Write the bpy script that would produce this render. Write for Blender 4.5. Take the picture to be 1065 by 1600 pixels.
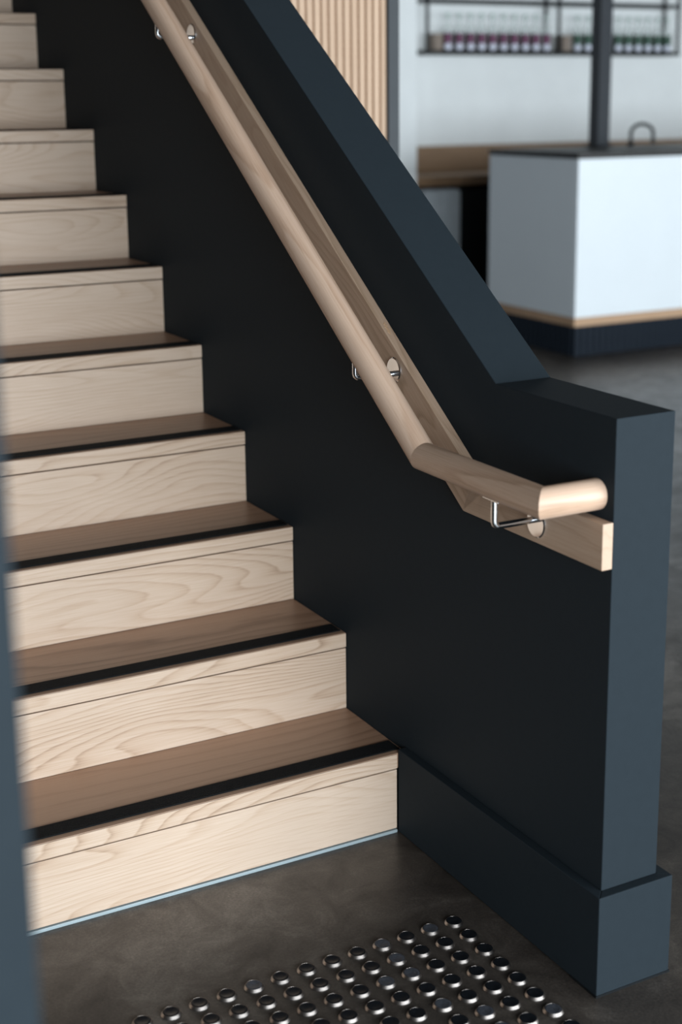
import bpy, bmesh, math, random
from mathutils import Matrix, Vector
random.seed(7)
scene = bpy.context.scene
for o in list(bpy.data.objects):
    bpy.data.objects.remove(o)
C = scene.collection

# ------------------------------------------------------------------ camera
CAM_LOC = (-1.37369, -2.29622, 1.44095)
YAW, PITCH, ROLL = 0.495195, 0.226545, -0.010185
F_PX, PX, PY, IW, IH = 2265.05, 536.0, 674.39, 1065.0, 1600.0
fw = Vector((math.sin(YAW)*math.cos(PITCH), math.cos(YAW)*math.cos(PITCH), -math.sin(PITCH)))
rt = Vector((math.cos(YAW), -math.sin(YAW), 0.0))
up = rt.cross(fw)
cr, sr = math.cos(ROLL), math.sin(ROLL)
rx = rt*cr + up*sr
ux = up*cr - rt*sr
cam_data = bpy.data.cameras.new('camera')
cam = bpy.data.objects.new('camera', cam_data)
C.objects.link(cam)
cam.matrix_world = Matrix(((rx.x, ux.x, -fw.x, CAM_LOC[0]), (rx.y, ux.y, -fw.y, CAM_LOC[1]),
                           (rx.z, ux.z, -fw.z, CAM_LOC[2]), (0, 0, 0, 1)))
cam_data.sensor_fit = 'HORIZONTAL'
cam_data.sensor_width = 24.0
cam_data.lens = F_PX/IW*24.0
cam_data.shift_x = (IW/2-PX)/IW
cam_data.shift_y = (PY-IH/2)/IW
cam_data.clip_start = 0.05
cam_data.dof.use_dof = True
cam_data.dof.focus_distance = 2.68
cam_data.dof.aperture_fstop = 2.7
scene.camera = cam

# ------------------------------------------------------------------ world, lights, exposure
world = bpy.data.worlds.new('world')
scene.world = world
world.use_nodes = True
bg = world.node_tree.nodes['Background']
bg.inputs[0].default_value = (0.72, 0.86, 1.0, 1)
bg.inputs[1].default_value = 0.3
vs = scene.view_settings
vs.view_transform = 'Standard'
vs.look = 'None'
vs.gamma = 1.0
vs.use_curve_mapping = False
vs.exposure = 0.60

def area_light(name, loc, direction, sx, sy, power, col):
    ld = bpy.data.lights.new(name, 'AREA')
    ld.shape = 'RECTANGLE'
    ld.size, ld.size_y = sx, sy
    ld.energy = power
    ld.color = col
    o = bpy.data.objects.new(name, ld)
    C.objects.link(o)
    o.location = loc
    o.rotation_euler = Vector(direction).to_track_quat('-Z', 'Y').to_euler()
    return o

DAY = (0.83, 0.93, 1.0)
WIN_Y = -6.0
# daylight through the glazed shopfront behind the photographer (one light in each window opening)
WINDOWS = [(-3.2, -0.9), (-0.7, 1.6), (1.8, 4.1), (4.3, 6.6), (6.8, 9.1), (9.3, 11.6)]
POWER = [190, 180, 150, 135, 130, 130]     # stronger on the left, set to brighten the right-hand and upper risers
for i, (a, b) in enumerate(WINDOWS):
    area_light('daylight', ((a+b)/2, WIN_Y+0.12, 1.45), (0, 1, -0.02), b-a-0.1, 2.5, POWER[i], DAY)

# ------------------------------------------------------------------ materials
MATS = {}
def new_mat(name):
    m = bpy.data.materials.new(name)
    m.use_nodes = True
    nt = m.node_tree
    b = nt.nodes['Principled BSDF']
    MATS[name] = m
    return m, nt, b

def setin(b, **kw):
    for k, v in kw.items():
        k = k.replace('_', ' ')
        if k in b.inputs:
            b.inputs[k].default_value = v

def node(nt, t, **props):
    n = nt.nodes.new(t)
    for k, v in props.items():
        setattr(n, k, v)
    return n

def math_node(nt, op, a, b=None, c=None):
    n = node(nt, 'ShaderNodeMath', operation=op)
    for i, v in enumerate((a, b, c)):
        if v is None:
            continue
        if isinstance(v, (int, float)):
            n.inputs[i].default_value = v
        else:
            nt.links.new(v, n.inputs[i])
    return n.outputs[0]

def ramp(nt, fac, stops):
    r = node(nt, 'ShaderNodeValToRGB')
    e = r.color_ramp.elements
    while len(e) < len(stops):
        e.new(0.5)
    for el, (p, c) in zip(e, stops):
        el.position = p
        el.color = (*c, 1)
    nt.links.new(fac, r.inputs[0])
    return r.outputs[0]

def simple(name, col, rough=0.5, metal=0.0, noise=0.0, scale=20.0, bump=0.0, spec=0.5):
    """plain procedural material: noise varied colour and a fine relief"""
    m, nt, b = new_mat(name)
    setin(b, Base_Color=(*col, 1), Roughness=rough, Metallic=metal)
    b.inputs['Specular IOR Level'].default_value = spec
    tc = node(nt, 'ShaderNodeTexCoord')
    n = node(nt, 'ShaderNodeTexNoise')
    n.inputs['Scale'].default_value = scale
    n.inputs['Detail'].default_value = 4
    nt.links.new(tc.outputs['Object'], n.inputs['Vector'])
    lo = tuple(max(0, c*(1-noise)) for c in col)
    hi = tuple(min(1, c*(1+noise)) for c in col)
    nt.links.new(ramp(nt, n.outputs['Fac'], [(0.3, lo), (0.7, hi)]), b.inputs['Base Color'])
    if bump:
        bp = node(nt, 'ShaderNodeBump')
        bp.inputs['Strength'].default_value = bump
        bp.inputs['Distance'].default_value = 0.002
        nt.links.new(n.outputs['Fac'], bp.inputs['Height'])
        nt.links.new(bp.outputs[0], b.inputs['Normal'])
    return m

def oak(name, light, mid, dark, rough=0.45, line=24.0, stretch=1.3, cross=7.0, lin=40.0):
    """oak boards: grain runs along the board's local X axis, every board cut from another place"""
    m, nt, b = new_mat(name)
    setin(b, Roughness=rough)
    b.inputs['Specular IOR Level'].default_value = 0.35
    tc = node(nt, 'ShaderNodeTexCoord')
    oi = node(nt, 'ShaderNodeObjectInfo')
    off = node(nt, 'ShaderNodeCombineXYZ')
    nt.links.new(math_node(nt, 'MULTIPLY', oi.outputs['Random'], 41.0), off.inputs[0])
    nt.links.new(math_node(nt, 'MULTIPLY', oi.outputs['Random'], 7.3), off.inputs[1])
    nt.links.new(math_node(nt, 'MULTIPLY', oi.outputs['Random'], 13.7), off.inputs[2])
    add = node(nt, 'ShaderNodeVectorMath', operation='ADD')
    nt.links.new(tc.outputs['Object'], add.inputs[0])
    nt.links.new(off.outputs[0], add.inputs[1])
    def noise(sx, sy, sz, detail, rough_=0.5, dist=0.0):
        mp = node(nt, 'ShaderNodeMapping')
        mp.inputs['Scale'].default_value = (sx, sy, sz)
        nt.links.new(add.outputs[0], mp.inputs[0])
        n = node(nt, 'ShaderNodeTexNoise')
        n.inputs['Scale'].default_value = 1.0
        n.inputs['Detail'].default_value = detail
        n.inputs['Roughness'].default_value = rough_
        n.inputs['Distortion'].default_value = dist
        nt.links.new(mp.outputs[0], n.inputs['Vector'])
        return n.outputs['Fac']
    big = noise(stretch, cross, cross, 1.6, 0.35)
    sep = node(nt, 'ShaderNodeSeparateXYZ')
    nt.links.new(tc.outputs['Object'], sep.inputs[0])
    wob = noise(9.0, 60, 60, 2.0)
    yz = math_node(nt, 'ADD', sep.outputs[1], sep.outputs[2])
    v = math_node(nt, 'MULTIPLY_ADD', yz, lin, math_node(nt, 'MULTIPLY', big, line))
    v = math_node(nt, 'MULTIPLY_ADD', wob, 0.35, v)
    fr = math_node(nt, 'FRACT', v)
    lines = math_node(nt, 'POWER', fr, 3.4)
    fall = node(nt, 'ShaderNodeMapRange')          # soften the wrap of the sawtooth
    fall.inputs[1].default_value, fall.inputs[2].default_value = 0.90, 1.0
    fall.inputs[3].default_value, fall.inputs[4].default_value = 1.0, 0.0
    nt.links.new(fr, fall.inputs[0])
    lines = math_node(nt, 'MULTIPLY', lines, fall.outputs[0])
    patch = noise(1.2, 5, 5, 2.0)
    lines = math_node(nt, 'MULTIPLY', lines, math_node(nt, 'MULTIPLY_ADD', patch, 1.5, -0.1))
    pores = noise(10, 520, 520, 2.0, 0.7)
    pores = math_node(nt, 'SUBTRACT', pores, 0.42)
    fac = math_node(nt, 'MULTIPLY_ADD', pores, 0.85, math_node(nt, 'MULTIPLY', lines, 0.75))
    tone = math_node(nt, 'MULTIPLY_ADD', patch, 0.5, -0.22)
    fac = math_node(nt, 'ADD', fac, tone)
    rnd = math_node(nt, 'MULTIPLY_ADD', oi.outputs['Random'], 0.14, -0.05)
    fac = math_node(nt, 'ADD', fac, rnd)
    col = ramp(nt, fac, [(0.0, light), (0.4, mid), (1.0, dark)])
    nt.links.new(col, b.inputs['Base Color'])
    bp = node(nt, 'ShaderNodeBump')
    bp.inputs['Strength'].default_value = 0.12
    bp.inputs['Distance'].default_value = 0.001
    nt.links.new(fac, bp.inputs['Height'])
    nt.links.new(bp.outputs[0], b.inputs['Normal'])
    return m

oak('oak', (0.62, 0.47, 0.36), (0.53, 0.375, 0.268), (0.27, 0.165, 0.10), line=30, stretch=1.2, cross=6.0, lin=52)
oak('oak_tread', (0.43, 0.265, 0.175), (0.335, 0.195, 0.125), (0.17, 0.092, 0.055), rough=0.4, line=9, stretch=0.9, cross=5, lin=24)
oak('oak_rail', (0.60, 0.42, 0.31), (0.50, 0.325, 0.225), (0.26, 0.165, 0.10), rough=0.42, line=5, stretch=1.2, cross=14, lin=20)
oak('pine_board', (0.50, 0.35, 0.25), (0.42, 0.28, 0.19), (0.26, 0.17, 0.10), rough=0.5, line=9, stretch=2.0, cross=12, lin=15)
oak('bench_wood', (0.34, 0.21, 0.12), (0.25, 0.15, 0.085), (0.12, 0.07, 0.04), rough=0.4)
oak('batten_wood', (0.52, 0.35, 0.235), (0.46, 0.30, 0.195), (0.33, 0.20, 0.125), rough=0.5, line=4)
oak('trim_wood', (0.52, 0.33, 0.20), (0.44, 0.27, 0.16), (0.30, 0.17, 0.10), rough=0.5)

simple('charcoal_paint', (0.0178, 0.0240, 0.0290), 0.62, noise=0.03, scale=60, bump=0.02, spec=0.07)
simple('white_paint', (0.86, 0.87, 0.86), 0.6, noise=0.02, scale=6)
simple('white_laminate', (0.76, 0.79, 0.81), 0.35, noise=0.01, scale=6)
simple('grey_paint', (0.030, 0.034, 0.038), 0.5, noise=0.05, spec=0.3)
simple('ceiling_paint', (0.07, 0.065, 0.06), 0.8, noise=0.05)
simple('dark_trim', (0.030, 0.027, 0.025), 0.45, noise=0.1, spec=0.3)
simple('rib_paint', (0.010, 0.015, 0.023), 0.5, noise=0.1, spec=0.15)
simple('black_metal', (0.008, 0.009, 0.010), 0.4, noise=0.1, spec=0.2)
simple('post_paint', (0.028, 0.031, 0.037), 0.45, noise=0.08, spec=0.25)
simple('chrome', (0.82, 0.83, 0.85), 0.10, 1.0, noise=0.02)
simple('stud_steel', (0.33, 0.29, 0.265), 0.34, 1.0, noise=0.12, scale=300)
simple('stud_black', (0.007, 0.008, 0.010), 0.30, noise=0.4, scale=300, spec=0.3)
simple('stud_worn', (0.040, 0.043, 0.052), 0.45, noise=0.35, scale=200)
simple('grip_black', (0.006, 0.007, 0.008), 0.7, noise=0.6, scale=900, bump=0.9, spec=0.15)
simple('seal_strip', (0.33, 0.385, 0.40), 0.35, noise=0.04)
simple('steel_front', (0.62, 0.67, 0.71), 0.35, 0.0, noise=0.06)
simple('kraft_card', (0.28, 0.22, 0.18), 0.8, noise=0.08)
simple('label_purple', (0.16, 0.035, 0.095), 0.5, noise=0.15, scale=60)
simple('label_green', (0.025, 0.085, 0.050), 0.5, noise=0.15, scale=60)
simple('label_white', (0.72, 0.73, 0.84), 0.4, noise=0.05, scale=60)
simple('liquid_maroon', (0.020, 0.006, 0.008), 0.15, noise=0.2)
simple('liquid_green', (0.010, 0.028, 0.015), 0.15, noise=0.2)
simple('cap_pale', (0.50, 0.60, 0.55), 0.5, noise=0.05)

m = simple('bottle_glass', (0.80, 0.86, 0.83), 0.08, noise=0.02)
m.node_tree.nodes['Principled BSDF'].inputs['Alpha'].default_value = 0.32
m = simple('window_glass', (0.9, 0.95, 1.0), 0.02)
m.node_tree.nodes['Principled BSDF'].inputs['Alpha'].default_value = 0.08

def concrete():
    m, nt, b = new_mat('concrete')
    tc = node(nt, 'ShaderNodeTexCoord')
    def noise(scale, detail, rough=0.6, dist=0.0):
        n = node(nt, 'ShaderNodeTexNoise')
        n.inputs['Scale'].default_value = scale
        n.inputs['Detail'].default_value = detail
        n.inputs['Roughness'].default_value = rough
        n.inputs['Distortion'].default_value = dist
        nt.links.new(tc.outputs['Object'], n.inputs['Vector'])
        return n.outputs['Fac']
    big = noise(1.7, 6, 0.6, 0.4)
    med = noise(11, 7, 0.68, 0.8)
    fine = noise(210, 5, 0.75)
    mix = math_node(nt, 'MULTIPLY_ADD', big, 0.55, math_node(nt, 'MULTIPLY', med, 0.45))
    c = ramp(nt, mix, [(0.36, (0.024, 0.019, 0.016)), (0.5, (0.062, 0.051, 0.043)), (0.64, (0.140, 0.120, 0.102))])
    grit = ramp(nt, fine, [(0.32, (0.45, 0.45, 0.45)), (0.5, (0.9, 0.9, 0.9)), (0.62, (1.15, 1.15, 1.15)), (0.72, (2.6, 2.5, 2.4))])
    mx = node(nt, 'ShaderNodeMix', data_type='RGBA', blend_type='MULTIPLY')
    mx.inputs['Factor'].default_value = 0.8
    nt.links.new(c, mx.inputs['A'])
    nt.links.new(grit, mx.inputs['B'])
    nt.links.new(mx.outputs['Result'], b.inputs['Base Color'])
    rr = node(nt, 'ShaderNodeMapRange')
    rr.inputs[1].default_value, rr.inputs[2].default_value = 0.35, 0.65
    rr.inputs[3].default_value, rr.inputs[4].default_value = 0.42, 0.28
    nt.links.new(med, rr.inputs[0])
    nt.links.new(rr.outputs[0], b.inputs['Roughness'])
    bp = node(nt, 'ShaderNodeBump')
    bp.inputs['Strength'].default_value = 0.10
    bp.inputs['Distance'].default_value = 0.001
    nt.links.new(fine, bp.inputs['Height'])
    nt.links.new(bp.outputs[0], b.inputs['Normal'])
concrete()

# ------------------------------------------------------------------ helpers
def link(name, mesh, mat=None, parent=None, loc=None):
    o = bpy.data.objects.new(name, mesh)
    C.objects.link(o)
    if mat:
        if mesh.materials:
            pass
        else:
            mesh.materials.append(MATS[mat])
    if parent:
        o.parent = parent
    if loc is not None:
        o.location = loc
    return o

def empty(name, loc=(0, 0, 0), parent=None):
    o = bpy.data.objects.new(name, None)
    o.empty_display_size = 0.05
    C.objects.link(o)
    o.location = loc
    if parent:
        o.parent = parent
    return o

def tag(o, label, cat=None, group=None, kind=None):
    o['label'] = label
    if cat: o['category'] = cat
    if group: o['group'] = group
    if kind: o['kind'] = kind
    return o

def to_mesh(name, bm, smooth=None):
    bmesh.ops.recalc_face_normals(bm, faces=bm.faces)
    me = bpy.data.meshes.new(name)
    bm.to_mesh(me)
    bm.free()
    if smooth is not None:
        for p in me.polygons:
            p.use_smooth = True
        me.set_sharp_from_angle(angle=math.radians(smooth))
    return me

def add_box(bm, x0, x1, y0, y1, z0, z1):
    v = [bm.verts.new((x, y, z)) for x in (x0, x1) for y in (y0, y1) for z in (z0, z1)]
    for f in ((0, 1, 3, 2), (4, 6, 7, 5), (0, 4, 5, 1), (2, 3, 7, 6), (0, 2, 6, 4), (1, 5, 7, 3)):
        bm.faces.new([v[i] for i in f])
    return v

def bevel(bm, w, seg=2):
    if w:
        bmesh.ops.bevel(bm, geom=list(bm.edges), offset=w, segments=seg, affect='EDGES', profile=0.6)

def box_mesh(name, x0, x1, y0, y1, z0, z1, bev=0.0, seg=2):
    bm = bmesh.new()
    add_box(bm, x0, x1, y0, y1, z0, z1)
    bevel(bm, bev, seg)
    return to_mesh(name, bm)

def box(name, mat, x0, x1, y0, y1, z0, z1, bev=0.0, parent=None, seg=2):
    """a box with its origin at the middle of its base; coordinates are the parent's frame"""
    c = ((x0+x1)/2, (y0+y1)/2, z0)
    me = box_mesh(name, x0-c[0], x1-c[0], y0-c[1], y1-c[1], 0, z1-z0, bev, seg)
    return link(name, me, mat, parent, c)

def prism_mesh(name, poly, axis, a, b, bev=0.0):
    """poly: list of 2D points; axis 'X' -> (y,z) extruded from x=a to x=b; 'Z' -> (x,y) extruded in z"""
    bm = bmesh.new()
    mk = (lambda p, t: (t, p[0], p[1])) if axis == 'X' else (lambda p, t: (p[0], p[1], t))
    A = [bm.verts.new(mk(p, a)) for p in poly]
    B = [bm.verts.new(mk(p, b)) for p in poly]
    bm.faces.new(A)
    bm.faces.new(list(reversed(B)))
    n = len(poly)
    for i in range(n):
        bm.faces.new((A[i], B[i], B[(i+1) % n], A[(i+1) % n]))
    bmesh.ops.recalc_face_normals(bm, faces=bm.faces)
    bevel(bm, bev)
    return to_mesh(name, bm)

def lathe_mesh(name, prof, n=24, smooth=35, cap=True):
    bm = bmesh.new()
    rings = []
    for r, z in prof:
        rings.append([bm.verts.new((r*math.cos(2*math.pi*i/n), r*math.sin(2*math.pi*i/n), z)) for i in range(n)])
    for a, b in zip(rings, rings[1:]):
        for i in range(n):
            bm.faces.new((a[i], a[(i+1) % n], b[(i+1) % n], b[i]))
    if cap:
        bm.faces.new(rings[0])
        bm.faces.new(list(reversed(rings[-1])))
    return to_mesh(name, bm, smooth)

def tube_mesh(name, pts, r, n=12):
    """round rod through points (parallel transported rings)"""
    bm = bmesh.new()
    P = [Vector(p) for p in pts]
    rings = []
    ref = None
    for i, p in enumerate(P):
        d = (P[min(i+1, len(P)-1)]-P[max(i-1, 0)]).normalized()
        if ref is None:
            ref = d.orthogonal().normalized()
        u = (ref-d*ref.dot(d)).normalized()
        ref = u
        w = d.cross(u)
        rings.append([bm.verts.new(p+(u*math.cos(2*math.pi*k/n)+w*math.sin(2*math.pi*k/n))*r) for k in range(n)])
    for a, b in zip(rings, rings[1:]):
        for i in range(n):
            bm.faces.new((a[i], a[(i+1) % n], b[(i+1) % n], b[i]))
    bm.faces.new(rings[0])
    bm.faces.new(list(reversed(rings[-1])))
    return to_mesh(name, bm, 40)

# ------------------------------------------------------------------ measures
RISE, GO = 0.17, 0.24428            # one step
WT = 0.1143                         # thickness of the low wall
END = -0.6192                       # its near end
ZT = 0.9656                         # level top
YB = -0.2983                        # where the top starts to climb
SL = 0.6978                         # pitch of the stair
SK, SH = 0.0190, 0.1800             # skirting
NSTEP = 13
WIDE = 1.50
TOPY = 3.30

# ------------------------------------------------------------------ the setting
fl = box('floor', 'concrete', -7, 12, -6.3, 10, -0.1, 0)
tag(fl, 'polished brown grey concrete floor', 'floor', kind='structure')
ce = box('ceiling', 'ceiling_paint', -7, 12, -6.3, 10, 3.6, 3.7)
tag(ce, 'dark painted ceiling above the stair and bar', 'ceiling', kind='structure')
wb = box('wall_back', 'white_paint', 3.0, 12, 7.0, 7.15, 0, 3.6)
tag(wb, 'white wall behind the bottle shelf', 'wall', kind='structure')
wl = box('wall_left', 'charcoal_paint', -WIDE-0.132, -WIDE-0.012, 0.35, 6.2, 0, 3.6)
tag(wl, 'charcoal painted wall along the open side of the stair', 'wall', kind='structure')
ws = box('wall_side', 'charcoal_paint', -7.15, -7, -6.3, 10, 0, 3.6)
tag(ws, 'charcoal side wall of the room', 'wall', kind='structure')
wr = box('wall_end', 'white_paint', 12, 12.15, -6.3, 10, 0, 3.6)
tag(wr, 'white end wall beyond the bar', 'wall', kind='structure')
# shopfront behind the photographer: piers, sill and head around six glazed openings
wf = box('wall_front', 'white_paint', -7, 12, WIN_Y-0.15, WIN_Y, 2.9, 3.6)
tag(wf, 'white wall over the shopfront windows', 'wall', kind='structure')
edges = [-7] + [e for w in WINDOWS for e in w] + [12]
for i in range(0, len(edges), 2):
    box('pier', 'white_paint', edges[i], edges[i+1], WIN_Y-0.15, WIN_Y, 0, 2.9).parent = None
    pier = C.objects[-1]
    pier.parent = wf
    pier.location = pier.location - wf.location
for i, (a, b) in enumerate(WINDOWS):
    w = empty('window_%d' % (i+1), ((a+b)/2, WIN_Y-0.06, 0))
    tag(w, 'tall black framed shopfront window behind the camera, number %d from the left' % (i+1), 'window', kind='structure')
    h = (b-a)/2
    box('window_frame', 'black_metal', -h, -h+0.05, -0.03, 0.03, 0, 2.9, parent=w)
    box('window_frame', 'black_metal', h-0.05, h, -0.03, 0.03, 0, 2.9, parent=w)
    box('window_frame', 'black_metal', -h+0.05, h-0.05, -0.03, 0.03, 2.85, 2.9, parent=w)
    box('window_frame', 'black_metal', -h+0.05, h-0.05, -0.03, 0.03, 0, 0.08, parent=w)
    box('pane', 'window_glass', -h+0.05, h-0.05, -0.004, 0.004, 0.08, 2.85, parent=w)

# low wall beside the stair: one profile, level at the near end, then climbing
poly = [(END, 0), (TOPY, 0), (TOPY, ZT+SL*(TOPY-YB)), (YB, ZT), (END, ZT)]
wall = link('wall_right', prism_mesh('wall_right', poly, 'X', 0, WT, 0.0018), 'charcoal_paint')
tag(wall, 'matt charcoal low wall with sloping top beside the stair', 'wall', kind='structure')

# skirting wrapped round the low wall (three mitred boards)
bb = empty('baseboard_right', (0, END, 0))
tag(bb, 'charcoal skirting wrapped around the foot of the low wall', 'skirting', kind='structure')
G = 0.0005
def skirt(pts):
    me = prism_mesh('skirting_board', [(x, y-END) for x, y in pts], 'Z', 0.002, SH, 0.0015)
    return link('skirting_board', me, 'charcoal_paint', bb)
skirt([(-SK, END-SK), (-G, END-G), (-G, -0.003), (-SK, -0.003)])
skirt([(-SK, END-SK), (WT+SK, END-SK), (WT+G, END-G), (-G, END-G)])
skirt([(WT+SK, END-SK), (WT+SK, TOPY), (WT+G, TOPY), (WT+G, END-G)])
box('shadow_gap_strip', 'black_metal', -SK-0.001, WT+SK+0.001, -SK-0.001, 0.05, 0.0, 0.004, parent=bb)  # black strip drawn in for the shadow gap below the skirting

# ------------------------------------------------------------------ staircase
st = empty('staircase', (-WIDE/2, 0, 0))
tag(st, 'oak stair with black nosing strips climbing beside the charcoal wall', 'staircase')
TT = 0.0315       # tread thickness
GAP = 0.0030
def grip_mesh():
    """black insert with fine ribs running along the step"""
    bm = bmesh.new()
    L = (WIDE-0.012)/2
    y0, y1 = 0.0145, 0.0570
    add_box(bm, -L, L, y0, y1, -0.002, 0.0012)
    n = 9
    for i in range(n):
        a = y0+(y1-y0)*(i+0.12)/n
        b = y0+(y1-y0)*(i+0.80)/n
        add_box(bm, -L, L, a, b, 0.0012, 0.0026)
    return to_mesh('nosing_strip', bm)
GRIP = grip_mesh()
GRIP.materials.append(MATS['grip_black'])
for k in range(NSTEP):
    y, z = k*GO, k*RISE
    r_end = -SK-0.0015 if k == 0 else -0.0012
    # riser board
    L0, L1 = -WIDE, r_end
    rz0 = z + (0.0085 if k == 0 else 0.0005)
    o = link('riser', box_mesh('riser', L0-(-WIDE/2), L1-(-WIDE/2), -0.0012, 0.0200, 0, z+RISE-TT-GAP-rz0, 0.0006, 1), 'oak', st,
             (0, y, rz0))
    # tread board with square front edge
    t0 = -0.0012
    bm = bmesh.new()
    x0, x1 = -WIDE/2, WIDE/2+t0
    add_box(bm, x0, x1, 0, GO+0.001, 0, TT)
    bevel(bm, 0.0012, 2)
    me = to_mesh('tread', bm)
    me.materials.append(MATS['oak_tread'])
    o = link('tread', me, None, st, (0, y-0.0008, z+RISE-TT))
    s = link('nosing_strip', GRIP, None, o, (0, 0, TT))
    # front edge of the tread as a thin slip in the lighter riser oak
    lip = link('nosing', box_mesh('nosing', x0+0.0002, (r_end+WIDE/2) - 0.0002, -0.0028, 0.0002, 0.0004, TT-0.0008, 0.0008, 1), 'oak', o, (0, 0, 0))
box('floor_trim', 'seal_strip', -WIDE/2, WIDE/2-SK-0.002, -0.004, 0.010, 0.0, 0.0065, 0.001, parent=st)
# dark carcass under the boards so that nothing shows through the joints
pl = [(0.022, 0)]
for k in range(NSTEP):
    pl += [(k*GO+0.022, (k+1)*RISE-TT-0.001), ((k+1)*GO+0.022, (k+1)*RISE-TT-0.001)]
pl += [(NSTEP*GO+0.022, 0)]
link('carcass', prism_mesh('carcass', pl, 'X', -WIDE/2+0.002, WIDE/2-0.003), 'charcoal_paint', st)

# ------------------------------------------------------------------ handrail
RA, RR, RZ = 0.105, 0.0250, 0.8395       # offset from the wall, radius, height of the level part
RBY, REY = -0.2350, -0.5785              # bend and return
TH = math.atan(SL)
hr = empty('handrail', (-RA, REY, RZ))
tag(hr, 'round oak handrail on a flat wooden backing board, bent level at its foot', 'handrail')
H0 = Vector((-RA, REY, RZ))
def rail(name, p0, p1, n0, n1, nseg=40):
    """round bar from p0 to p1 cut by the planes with normals n0 and n1; local X runs along it"""
    p0, p1, n0, n1 = map(Vector, (p0, p1, n0, n1))
    d = (p1-p0).normalized()
    yv = Vector((0, 0, 1)).cross(d)
    yv = yv.normalized() if yv.length > 1e-4 else Vector((1, 0, 0))
    zv = d.cross(yv)
    R = Matrix((d, yv, zv)).transposed()
    bm = bmesh.new()
    A, B = [], []
    Ln = (p1-p0).length
    cuts = max(1, int(Ln/0.25))
    for i in range(nseg):
        a = 2*math.pi*i/nseg
        q = (yv*math.cos(a)+zv*math.sin(a))*RR
        t0 = -(q.dot(n0))/d.dot(n0)
        t1 = Ln-(q.dot(n1))/d.dot(n1)
        A.append(bm.verts.new((t0, RR*math.cos(a), RR*math.sin(a))))
        B.append(bm.verts.new((t1, RR*math.cos(a), RR*math.sin(a))))
    bm.faces.new(A)
    bm.faces.new(list(reversed(B)))
    for i in range(nseg):
        j = (i+1) % nseg
        bm.faces.new((A[i], A[j], B[j], B[i]))
    me = to_mesh(name, bm, 40)
    o = link(name, me, 'oak_rail', hr)
    o.matrix_local = Matrix.Translation(p0-H0) @ R.to_4x4()
    return o
dS = Vector((0, math.cos(TH), math.sin(TH)))
dL = Vector((0, 1, 0))
pB = Vector((-RA, RBY, RZ))
pE = Vector((-RA, REY, RZ))
pT = pB+dS*4.1
nB = (dS+dL).normalized()
nE = Vector((1, -1, 0)).normalized()      # mitre of the return
EPS = 0.0002
rail('rail', pB+dS*EPS, pT, nB, dS)
rail('rail', pE+dL*EPS, pB-dL*EPS, nE, nB)
rail('rail_return', pE+Vector((EPS, 0, 0)), (-0.0006, REY, RZ), nE, (1, 0, 0))

# backing board on the wall face
BT, BH = 0.0205, 0.0745
BZ, BYB = 0.7285, -0.232
t2 = BH*math.tan(TH/2)
def board(pts, loc, ang):
    me = prism_mesh('backing_board', pts, 'X', -BT, -0.0005, 0.0012)
    # turn so that local X runs along the board: build in (x=along, y=thickness, z=height)
    bm = bmesh.new()
    bm.from_mesh(me)
    for v in bm.verts:
        v.co = Vector((v.co.y, -v.co.x, v.co.z))
    bpy.data.meshes.remove(me)
    me = to_mesh('backing_board', bm)
    o = link('backing_board', me, 'pine_board', hr)
    R = Matrix.Rotation(math.radians(90), 4, 'Z')
    o.matrix_local = Matrix.Translation(Vector(loc)-H0) @ Matrix.Rotation(ang, 4, 'X') @ R
    return o
board([(END-0.0005-BYB, 0), (-0.0002, 0), (-t2-0.0002, BH), (END-0.0005-BYB, BH)], (0, BYB, BZ), 0)
# sloped: along the slope from the lower bend
board([(0.0002, 0), (4.2, 0), (4.2, BH), (t2-2*t2+0.0002, BH)], (0, BYB, BZ), TH)

# small torn knot on the top edge of the sloped board
bm = bmesh.new()
for i in range(9):
    t = i/8-0.5
    rr = 0.0042*math.sqrt(max(0.08, 1-3.2*t*t))*(0.8+0.4*random.random())
    m4 = Matrix.Translation((t*0.030, random.uniform(-0.002, 0.002), 0)) @ Matrix.Diagonal((0.0035, rr, 0.0011, 1))
    bmesh.ops.create_icosphere(bm, subdivisions=1, radius=1.0, matrix=m4)
kn = link('knot', to_mesh('knot', bm, 40), 'trim_wood', hr)
up_b = Vector((0, -math.sin(TH), math.cos(TH)))
kp = Vector((-BT/2, BYB, BZ))+up_b*BH+dS*0.395
kn.matrix_local = Matrix.Translation(kp-H0) @ Matrix((dS, (1, 0, 0), -dS.cross(Vector((-1, 0, 0))))).transposed().to_4x4()

# brackets: rod dropping from the rail, turning to a round plate on the board
def bracket(y, railz, drop, plate):
    b = empty('bracket', Vector((-RA, y, railz))-H0, hr)
    tag(b, 'chrome rod bracket with round wall plate')
    zc = -drop
    bend = 0.009
    pts = [(0, 0, -RR*0.75)]
    pts += [(0, 0, zc+bend)]
    for i in range(1, 7):
        a = math.pi/2*i/6
        pts.append((bend-bend*math.cos(a), 0, zc+bend-bend*math.sin(a)))
    pts.append((RA-BT-0.004, 0, zc))
    link('rod', tube_mesh('rod', pts, 0.0058), 'chrome', b)
    pm = lathe_mesh('wall_plate', [(0.0245, 0), (0.0245, 0.0022), (0.0225, 0.0040), (0.006, 0.0046), (0.0, 0.0046)][:4], 28)
    o = link('wall_plate', pm, 'chrome', b)
    o.rotation_euler = (0, -math.pi/2, 0)
    o.location = (RA-BT-0.0002, 0, zc+plate)
    sm = box_mesh('saddle', -0.0085, 0.0085, -0.022, 0.022, -0.0025, 0.0, 0.0008)
    o = link('saddle', sm, 'chrome', b, (0, 0, 0))
    return b, o
def slope_z(y):
    return RZ+(y-RBY)*SL
b3, s3 = bracket(-0.4515, RZ, 0.0700, -0.007)
s3.location = (0, 0, -RR+0.0012)
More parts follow.
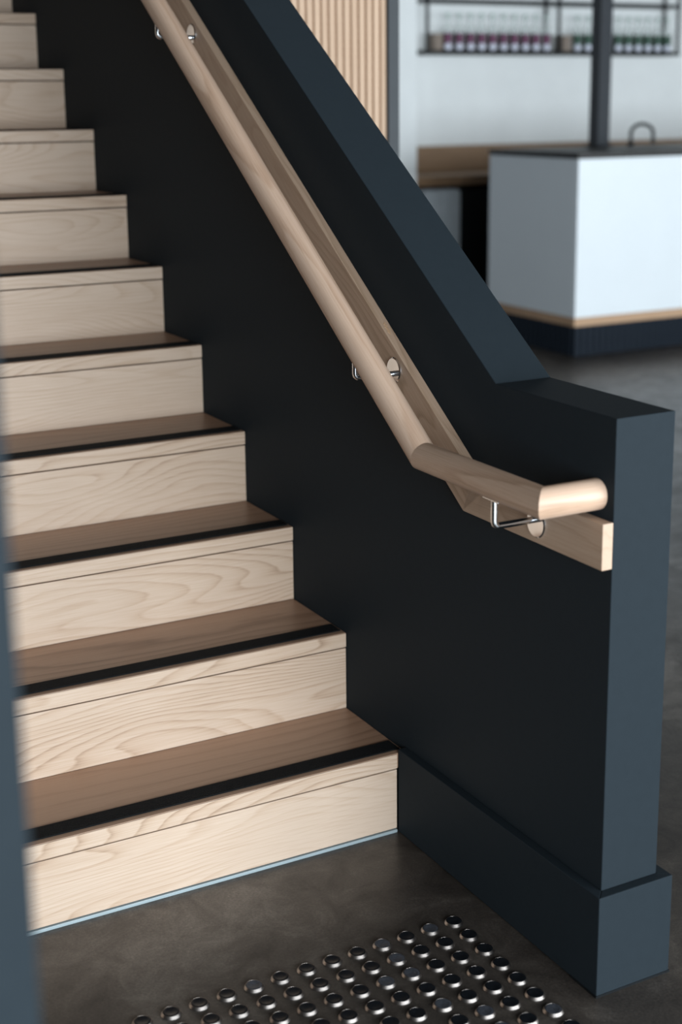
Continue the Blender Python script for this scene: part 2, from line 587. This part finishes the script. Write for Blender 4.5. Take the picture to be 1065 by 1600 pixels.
for y in (0.004, 0.925):
    b, s = bracket(y, slope_z(y), 0.0700, 0.007)
    s.rotation_euler = (TH, 0, 0)
    s.location = Vector((0, math.sin(TH), -math.cos(TH)))*(RR-0.0012)

# ------------------------------------------------------------------ tactile studs on the floor
ORD = ['first', 'second', 'third', 'fourth', 'fifth', 'sixth', 'seventh', 'eighth', 'ninth', 'tenth',
       'eleventh', 'twelfth', 'thirteenth', 'fourteenth']
STUD = lathe_mesh('tactile_stud', [(0.0172, 0.0), (0.0172, 0.0010), (0.0143, 0.0052), (0.0138, 0.0052), (0.0135, 0.0046)], 28, 25)
STUD.materials.append(MATS['stud_steel'])
INS = lathe_mesh('stud_insert', [(0.0134, 0.0), (0.0134, 0.0006), (0.0115, 0.0010), (0.0090, 0.0004)], 24, 30)
INS.materials.append(MATS['stud_black'])
INSW = INS.copy()
INSW.materials.clear()
INSW.materials.append(MATS['stud_worn'])
WORN = {(0, 3), (1, 3), (2, 3), (0, 1), (2, 4), (6, 0), (5, 2), (4, 3), (0, 8), (6, 2)}
for row, cnt in enumerate((13, 12, 10, 8, 6, 4, 3, 1)):
    for i in range(cnt):
        s = link('tactile_stud', STUD, None, None, (-0.1007-0.0492*i, -0.3365-0.0492*row, 0.0))
        s.rotation_euler = (0, 0, random.uniform(0, 6.28))
        where = 'in row nearest stair' if row == 0 else 'in %s row from stair' % ORD[row]
        col = 'grey worn' if (row, i) in WORN else 'black'
        tag(s, '%s topped steel floor stud, %s from charcoal wall, %s' % (col, ORD[i], where),
            'floor stud', 'tactile studs on the concrete floor')
        link('stud_insert', INSW if (row, i) in WORN else INS, None, s, (0, 0, 0.0046))

# ------------------------------------------------------------------ post close to the camera on the left
po = empty('square_post', (-1.2296, -1.4612, 0))
tag(po, 'blurred slate grey painted square post at the left edge of the picture', 'post')
box('shaft', 'charcoal_paint', -0.07, 0.07, -0.03, 0.11, 0.012, 3.6, 0.003, parent=po)
box('base_plate', 'charcoal_paint', -0.11, 0.11, -0.07, 0.15, 0, 0.012, 0.002, parent=po)

# ------------------------------------------------------------------ bar counter
cx0, cx1, cy0, cy1 = 3.610, 7.6, 4.185, 5.05
ct = empty('bar_counter', (cx0, cy0, 0))
tag(ct, 'white panelled bar counter with timber trim and ribbed dark plinth', 'counter')
W, D = cx1-cx0, cy1-cy0
box('body', 'dark_trim', 0.02, W-0.02, 0.02, D-0.02, 0.05, 1.10, parent=ct)
box('front_panel', 'white_laminate', 0.0005, W, 0.0, 0.018, 0.219, 1.098, 0.002, parent=ct)
box('side_panel', 'white_laminate', 0.0, 0.018, 0.0185, D, 0.219, 1.098, 0.002, parent=ct)
box('counter_top', 'dark_trim', -0.010, W, -0.010, D, 1.100, 1.132, 0.003, parent=ct)
box('rear_edge', 'trim_wood', -0.010, W, D+0.0005, D+0.02, 1.100, 1.134, 0.002, parent=ct)
box('timber_trim', 'trim_wood', -0.004, W, -0.004, 0.017, 0.170, 0.2185, 0.002, parent=ct)
box('timber_trim', 'trim_wood', -0.004, 0.017, 0.0175, D, 0.170, 0.2185, 0.002, parent=ct)
box('plinth', 'rib_paint', 0.012, W, 0.012, D, 0.0, 0.1695, parent=ct)
ribf = box_mesh('rib', -0.013, 0.013, -0.006, 0.006, 0, 0.1695, 0.002)
ribf.materials.append(MATS['rib_paint'])
n = int(1.9/0.045)
for i in range(n):
    link('rib', ribf, None, ct, (0.020+0.045*i, 0.006, 0))
for i in range(18):
    o = link('rib', ribf, None, ct, (0.006, 0.045+0.045*i, 0))
    o.rotation_euler = (0, 0, math.pi/2)

bp_ = empty('bar_post', (4.352, 4.94, 1.1325))
tag(bp_, 'tall dark steel post standing on the bar counter', 'post')
box('shaft', 'post_paint', -0.045, 0.045, -0.030, 0.060, 0.008, 3.599-1.1325, 0.002, parent=bp_)
box('base_plate', 'post_paint', -0.062, 0.062, -0.046, 0.076, 0, 0.008, 0.002, parent=bp_)

tp = empty('bar_tap', (4.61, 4.86, 1.1325))
tag(tp, 'small black arched tap on the bar counter right of the post', 'tap')
pts = [(-0.058, 0.035, 0.0)]
pts += [(-0.058*math.cos(math.pi*i/16), 0.035*math.cos(math.pi*i/16), 0.075+0.055*math.sin(math.pi*i/16)) for i in range(17)]
pts += [(0.058, -0.035, 0.030)]
link('spout', tube_mesh('spout', pts, 0.011, 12), 'black_metal', tp)
o = link('collar', lathe_mesh('collar', [(0.019, 0), (0.019, 0.018), (0.012, 0.024)], 16), 'black_metal', tp, (-0.058, 0.035, 0))
o = link('nozzle', lathe_mesh('nozzle', [(0.010, 0), (0.013, 0.004), (0.013, 0.03)], 16), 'black_metal', tp, (0.058, -0.035, 0.012))

# ------------------------------------------------------------------ back bench below the shelf
bn = empty('back_bench', (3.83, 6.40, 0))
tag(bn, 'dark timber bench with upstand against the white wall behind the counter', 'bench')
BW = 3.4
box('bench_top', 'bench_wood', 0, BW, 0, 0.597, 0.832, 0.900, 0.004, parent=bn)
box('upstand', 'bench_wood', 0, BW, 0.570, 0.597, 0.9005, 1.085, 0.003, parent=bn)
box('end_panel', 'bench_wood', 0.0, 0.03, 0.05, 0.597, 0, 0.8315, 0.002, parent=bn)
box('end_panel', 'black_metal', BW-0.03, BW, 0.05, 0.597, 0, 0.8315, 0.002, parent=bn)
box('back_panel', 'black_metal', 0.03, BW-0.03, 0.57, 0.597, 0.0, 0.8315, parent=bn)
fr = empty('bar_fridge', (4.175, 6.47, 0))
tag(fr, 'pale grey steel fridge under the timber bench', 'fridge')
box('body', 'steel_front', -0.15, 0.15, 0.03, 0.48, 0.04, 0.80, 0.003, parent=fr)
d1 = box('door', 'steel_front', -0.15, 0.048, 0.0, 0.028, 0.05, 0.79, 0.003, parent=fr)
d2 = box('door', 'steel_front', 0.054, 0.15, 0.0, 0.028, 0.05, 0.79, 0.003, parent=fr)
box('plinth', 'black_metal', -0.14, 0.14, 0.05, 0.45, 0, 0.04, parent=fr)
cb = empty('dark_cupboard', (4.60, 6.52, 0))
tag(cb, 'black cupboard under the timber bench right of the fridge', 'cupboard')
box('body', 'black_metal', -0.25, 0.25, 0.03, 0.44, 0, 0.80, 0.003, parent=cb)
for s in (-1, 1):
    d = box('door', 'black_metal', min(s*0.004, s*0.248), max(s*0.004, s*0.248), 0.008, 0.028, 0.06, 0.79, 0.002, parent=cb)

# ------------------------------------------------------------------ batten clad screen wall beside the stair, nib wall by the shelf
nb = box('wall_nib', 'white_paint', 3.20, 3.800, 6.20, 6.999, 0, 3.6, 0.003)
tag(nb, 'white wall end left of the bottle shelf', 'wall', kind='structure')
PX0, PX1, PYY = 0.30, 1.0111, 1.80
tr = box('trim_1', 'grey_paint', PX1+0.001, PX1+0.0405, PYY-0.006, PYY+0.16, 0, 3.599, 0.002)
tag(tr, 'grey upright trim at the edge of the batten panel', 'trim', kind='structure')
bt = empty('batten_panel', (PX0, PYY, 0))
tag(bt, 'pale timber batten clad screen behind the sloping wall top', 'wall panel')
box('backing', 'batten_wood', 0, PX1-PX0, 0.016, 0.150, 0, 3.599, parent=bt)
bat = box_mesh('batten', -1.79, 1.79, -0.0092, 0.0092, 0, 0.0090, 0.001, 1)   # local X along the batten
bat.materials.append(MATS['batten_wood'])
NB = int((PX1-PX0)/0.0262)
for i in range(NB):
    o = link('batten', bat, None, bt, (PX1-PX0-0.0095-i*0.0262, 0.0158, 1.795))
    o.rotation_euler = Matrix(((0, 1, 0), (0, 0, -1), (-1, 0, 0))).to_euler()

# ------------------------------------------------------------------ wall shelf with bottles
SZ = 1.764
sh = empty('wall_shelf', (4.262, 6.81, SZ))
tag(sh, 'black steel framed wall shelf holding rows of bottles', 'shelf')
box('shelf_board', 'black_metal', -0.012, 2.33, 0.0, 0.186, -0.030, 0.0, 0.002, parent=sh)
box('shelf_board', 'black_metal', -0.012, 2.33, 0.0, 0.186, 0.330, 0.357, 0.002, parent=sh)
for i in range(3):
    for yy in (0.0, 0.166):
        box('upright', 'black_metal', -0.010+i*1.155, 0.010+i*1.155, yy, yy+0.020, 0.0005, 0.3295, parent=sh)
        box('upright', 'black_metal', -0.010+i*1.155, 0.010+i*1.155, yy, yy+0.020, 0.3575, 0.75, parent=sh)

GL = lathe_mesh('glass', [(0.0352, 0.1245), (0.0355, 0.138), (0.030, 0.160), (0.0145, 0.185), (0.0135, 0.232)], 20)
GL.materials.append(MATS['bottle_glass'])
CAP = lathe_mesh('cap', [(0.016, 0), (0.0165, 0.003), (0.0165, 0.022), (0.014, 0.027)], 16)
CAP.materials.append(MATS['cap_pale'])
def patch_mesh(name, r, a0, a1, z0, z1, round_=False, n=14):
    bm = bmesh.new()
    def pt(rr, s, t):
        if round_:
            ang = 2*math.pi*s
            a = (a0+a1)/2+(a1-a0)/2*t*math.cos(ang)
            z = (z0+z1)/2+(z1-z0)/2*t*math.sin(ang)
        else:
            a = a0+(a1-a0)*s
            z = z0+(z1-z0)*t
        return (rr*math.cos(a), rr*math.sin(a), z)
    r2 = r+0.0006
    if round_:
        rings = [[bm.verts.new(pt(r2, i/20, t)) for i in range(20)] for t in (0.05, 0.4, 0.75, 1.0)]
        rings.append([bm.verts.new(pt(r, i/20, 1.0)) for i in range(20)])
        for a, b in zip(rings, rings[1:]):
            for i in range(20):
                bm.faces.new((a[i], a[(i+1) % 20], b[(i+1) % 20], b[i]))
        bm.faces.new(rings[0])
    else:
        lo = [bm.verts.new(pt(r2, i/n, 0)) for i in range(n+1)]
        hi = [bm.verts.new(pt(r2, i/n, 1)) for i in range(n+1)]
        lo2 = [bm.verts.new(pt(r, i/n, 0)) for i in range(n+1)]
        hi2 = [bm.verts.new(pt(r, i/n, 1)) for i in range(n+1)]
        for i in range(n):
            bm.faces.new((lo[i], lo[i+1], hi[i+1], hi[i]))
            bm.faces.new((lo2[i], lo2[i+1], lo[i+1], lo[i]))
            bm.faces.new((hi[i], hi[i+1], hi2[i+1], hi2[i]))
    return to_mesh(name, bm, 60)
FRONT = math.radians(-118)
kinds = {}
for key, lab, liq in (('purple', 'label_purple', 'liquid_maroon'), ('green', 'label_green', 'liquid_green')):
    lm = patch_mesh('label', 0.0359, FRONT-0.62, FRONT+0.62, 0.050, 0.120)
    lm.materials.append(MATS[lab])
    rm = patch_mesh('round_label', 0.0359, FRONT-0.80, FRONT+0.80, 0.004, 0.050, True)
    rm.materials.append(MATS['label_white'])
    lq = lathe_mesh('body', [(0.0330, 0.0), (0.0355, 0.004), (0.0355, 0.124)], 20)
    lq.materials.append(MATS[liq])
    kinds[key] = (lm, rm, lq)
SHELF_END = {'purple': 'left', 'green': 'right'}
def bottle(key, x, y, label):
    b = empty('bottle', (x, y, SZ))
    lm, rm, lq = kinds[key]
    link('glass', GL, None, b)
    link('body', lq, None, b)
    link('label', lm, None, b)
    link('round_label', rm, None, b)
    link('cap', CAP, None, b, (0, 0, 0.2325))
    tag(b, label, 'bottle', 'bottles on the wall shelf')
for i in range(10):
    bottle('purple', 4.457+i*0.0967, 6.852, 'clear bottle with purple label, %s from the left on the shelf' % ORD[i])
    bottle('green', 5.617+i*0.0972, 6.852, 'clear bottle with green label, %s of the green ones from the left' % ORD[i])
for x, lab in ((4.385, 'small brown card box at the left end of the purple bottles'),
               (5.53, 'small brown card box between the purple and the green bottles')):
    c = empty('card_box', (x, 6.90, SZ))
    tag(c, lab, 'box', 'card boxes on the wall shelf')
    box('carton', 'kraft_card', -0.035, 0.035, -0.04, 0.06, 0, 0.105, 0.002, parent=c)
    box('lid', 'kraft_card', -0.037, 0.037, -0.042, 0.062, 0.100, 0.118, 0.002, parent=c)
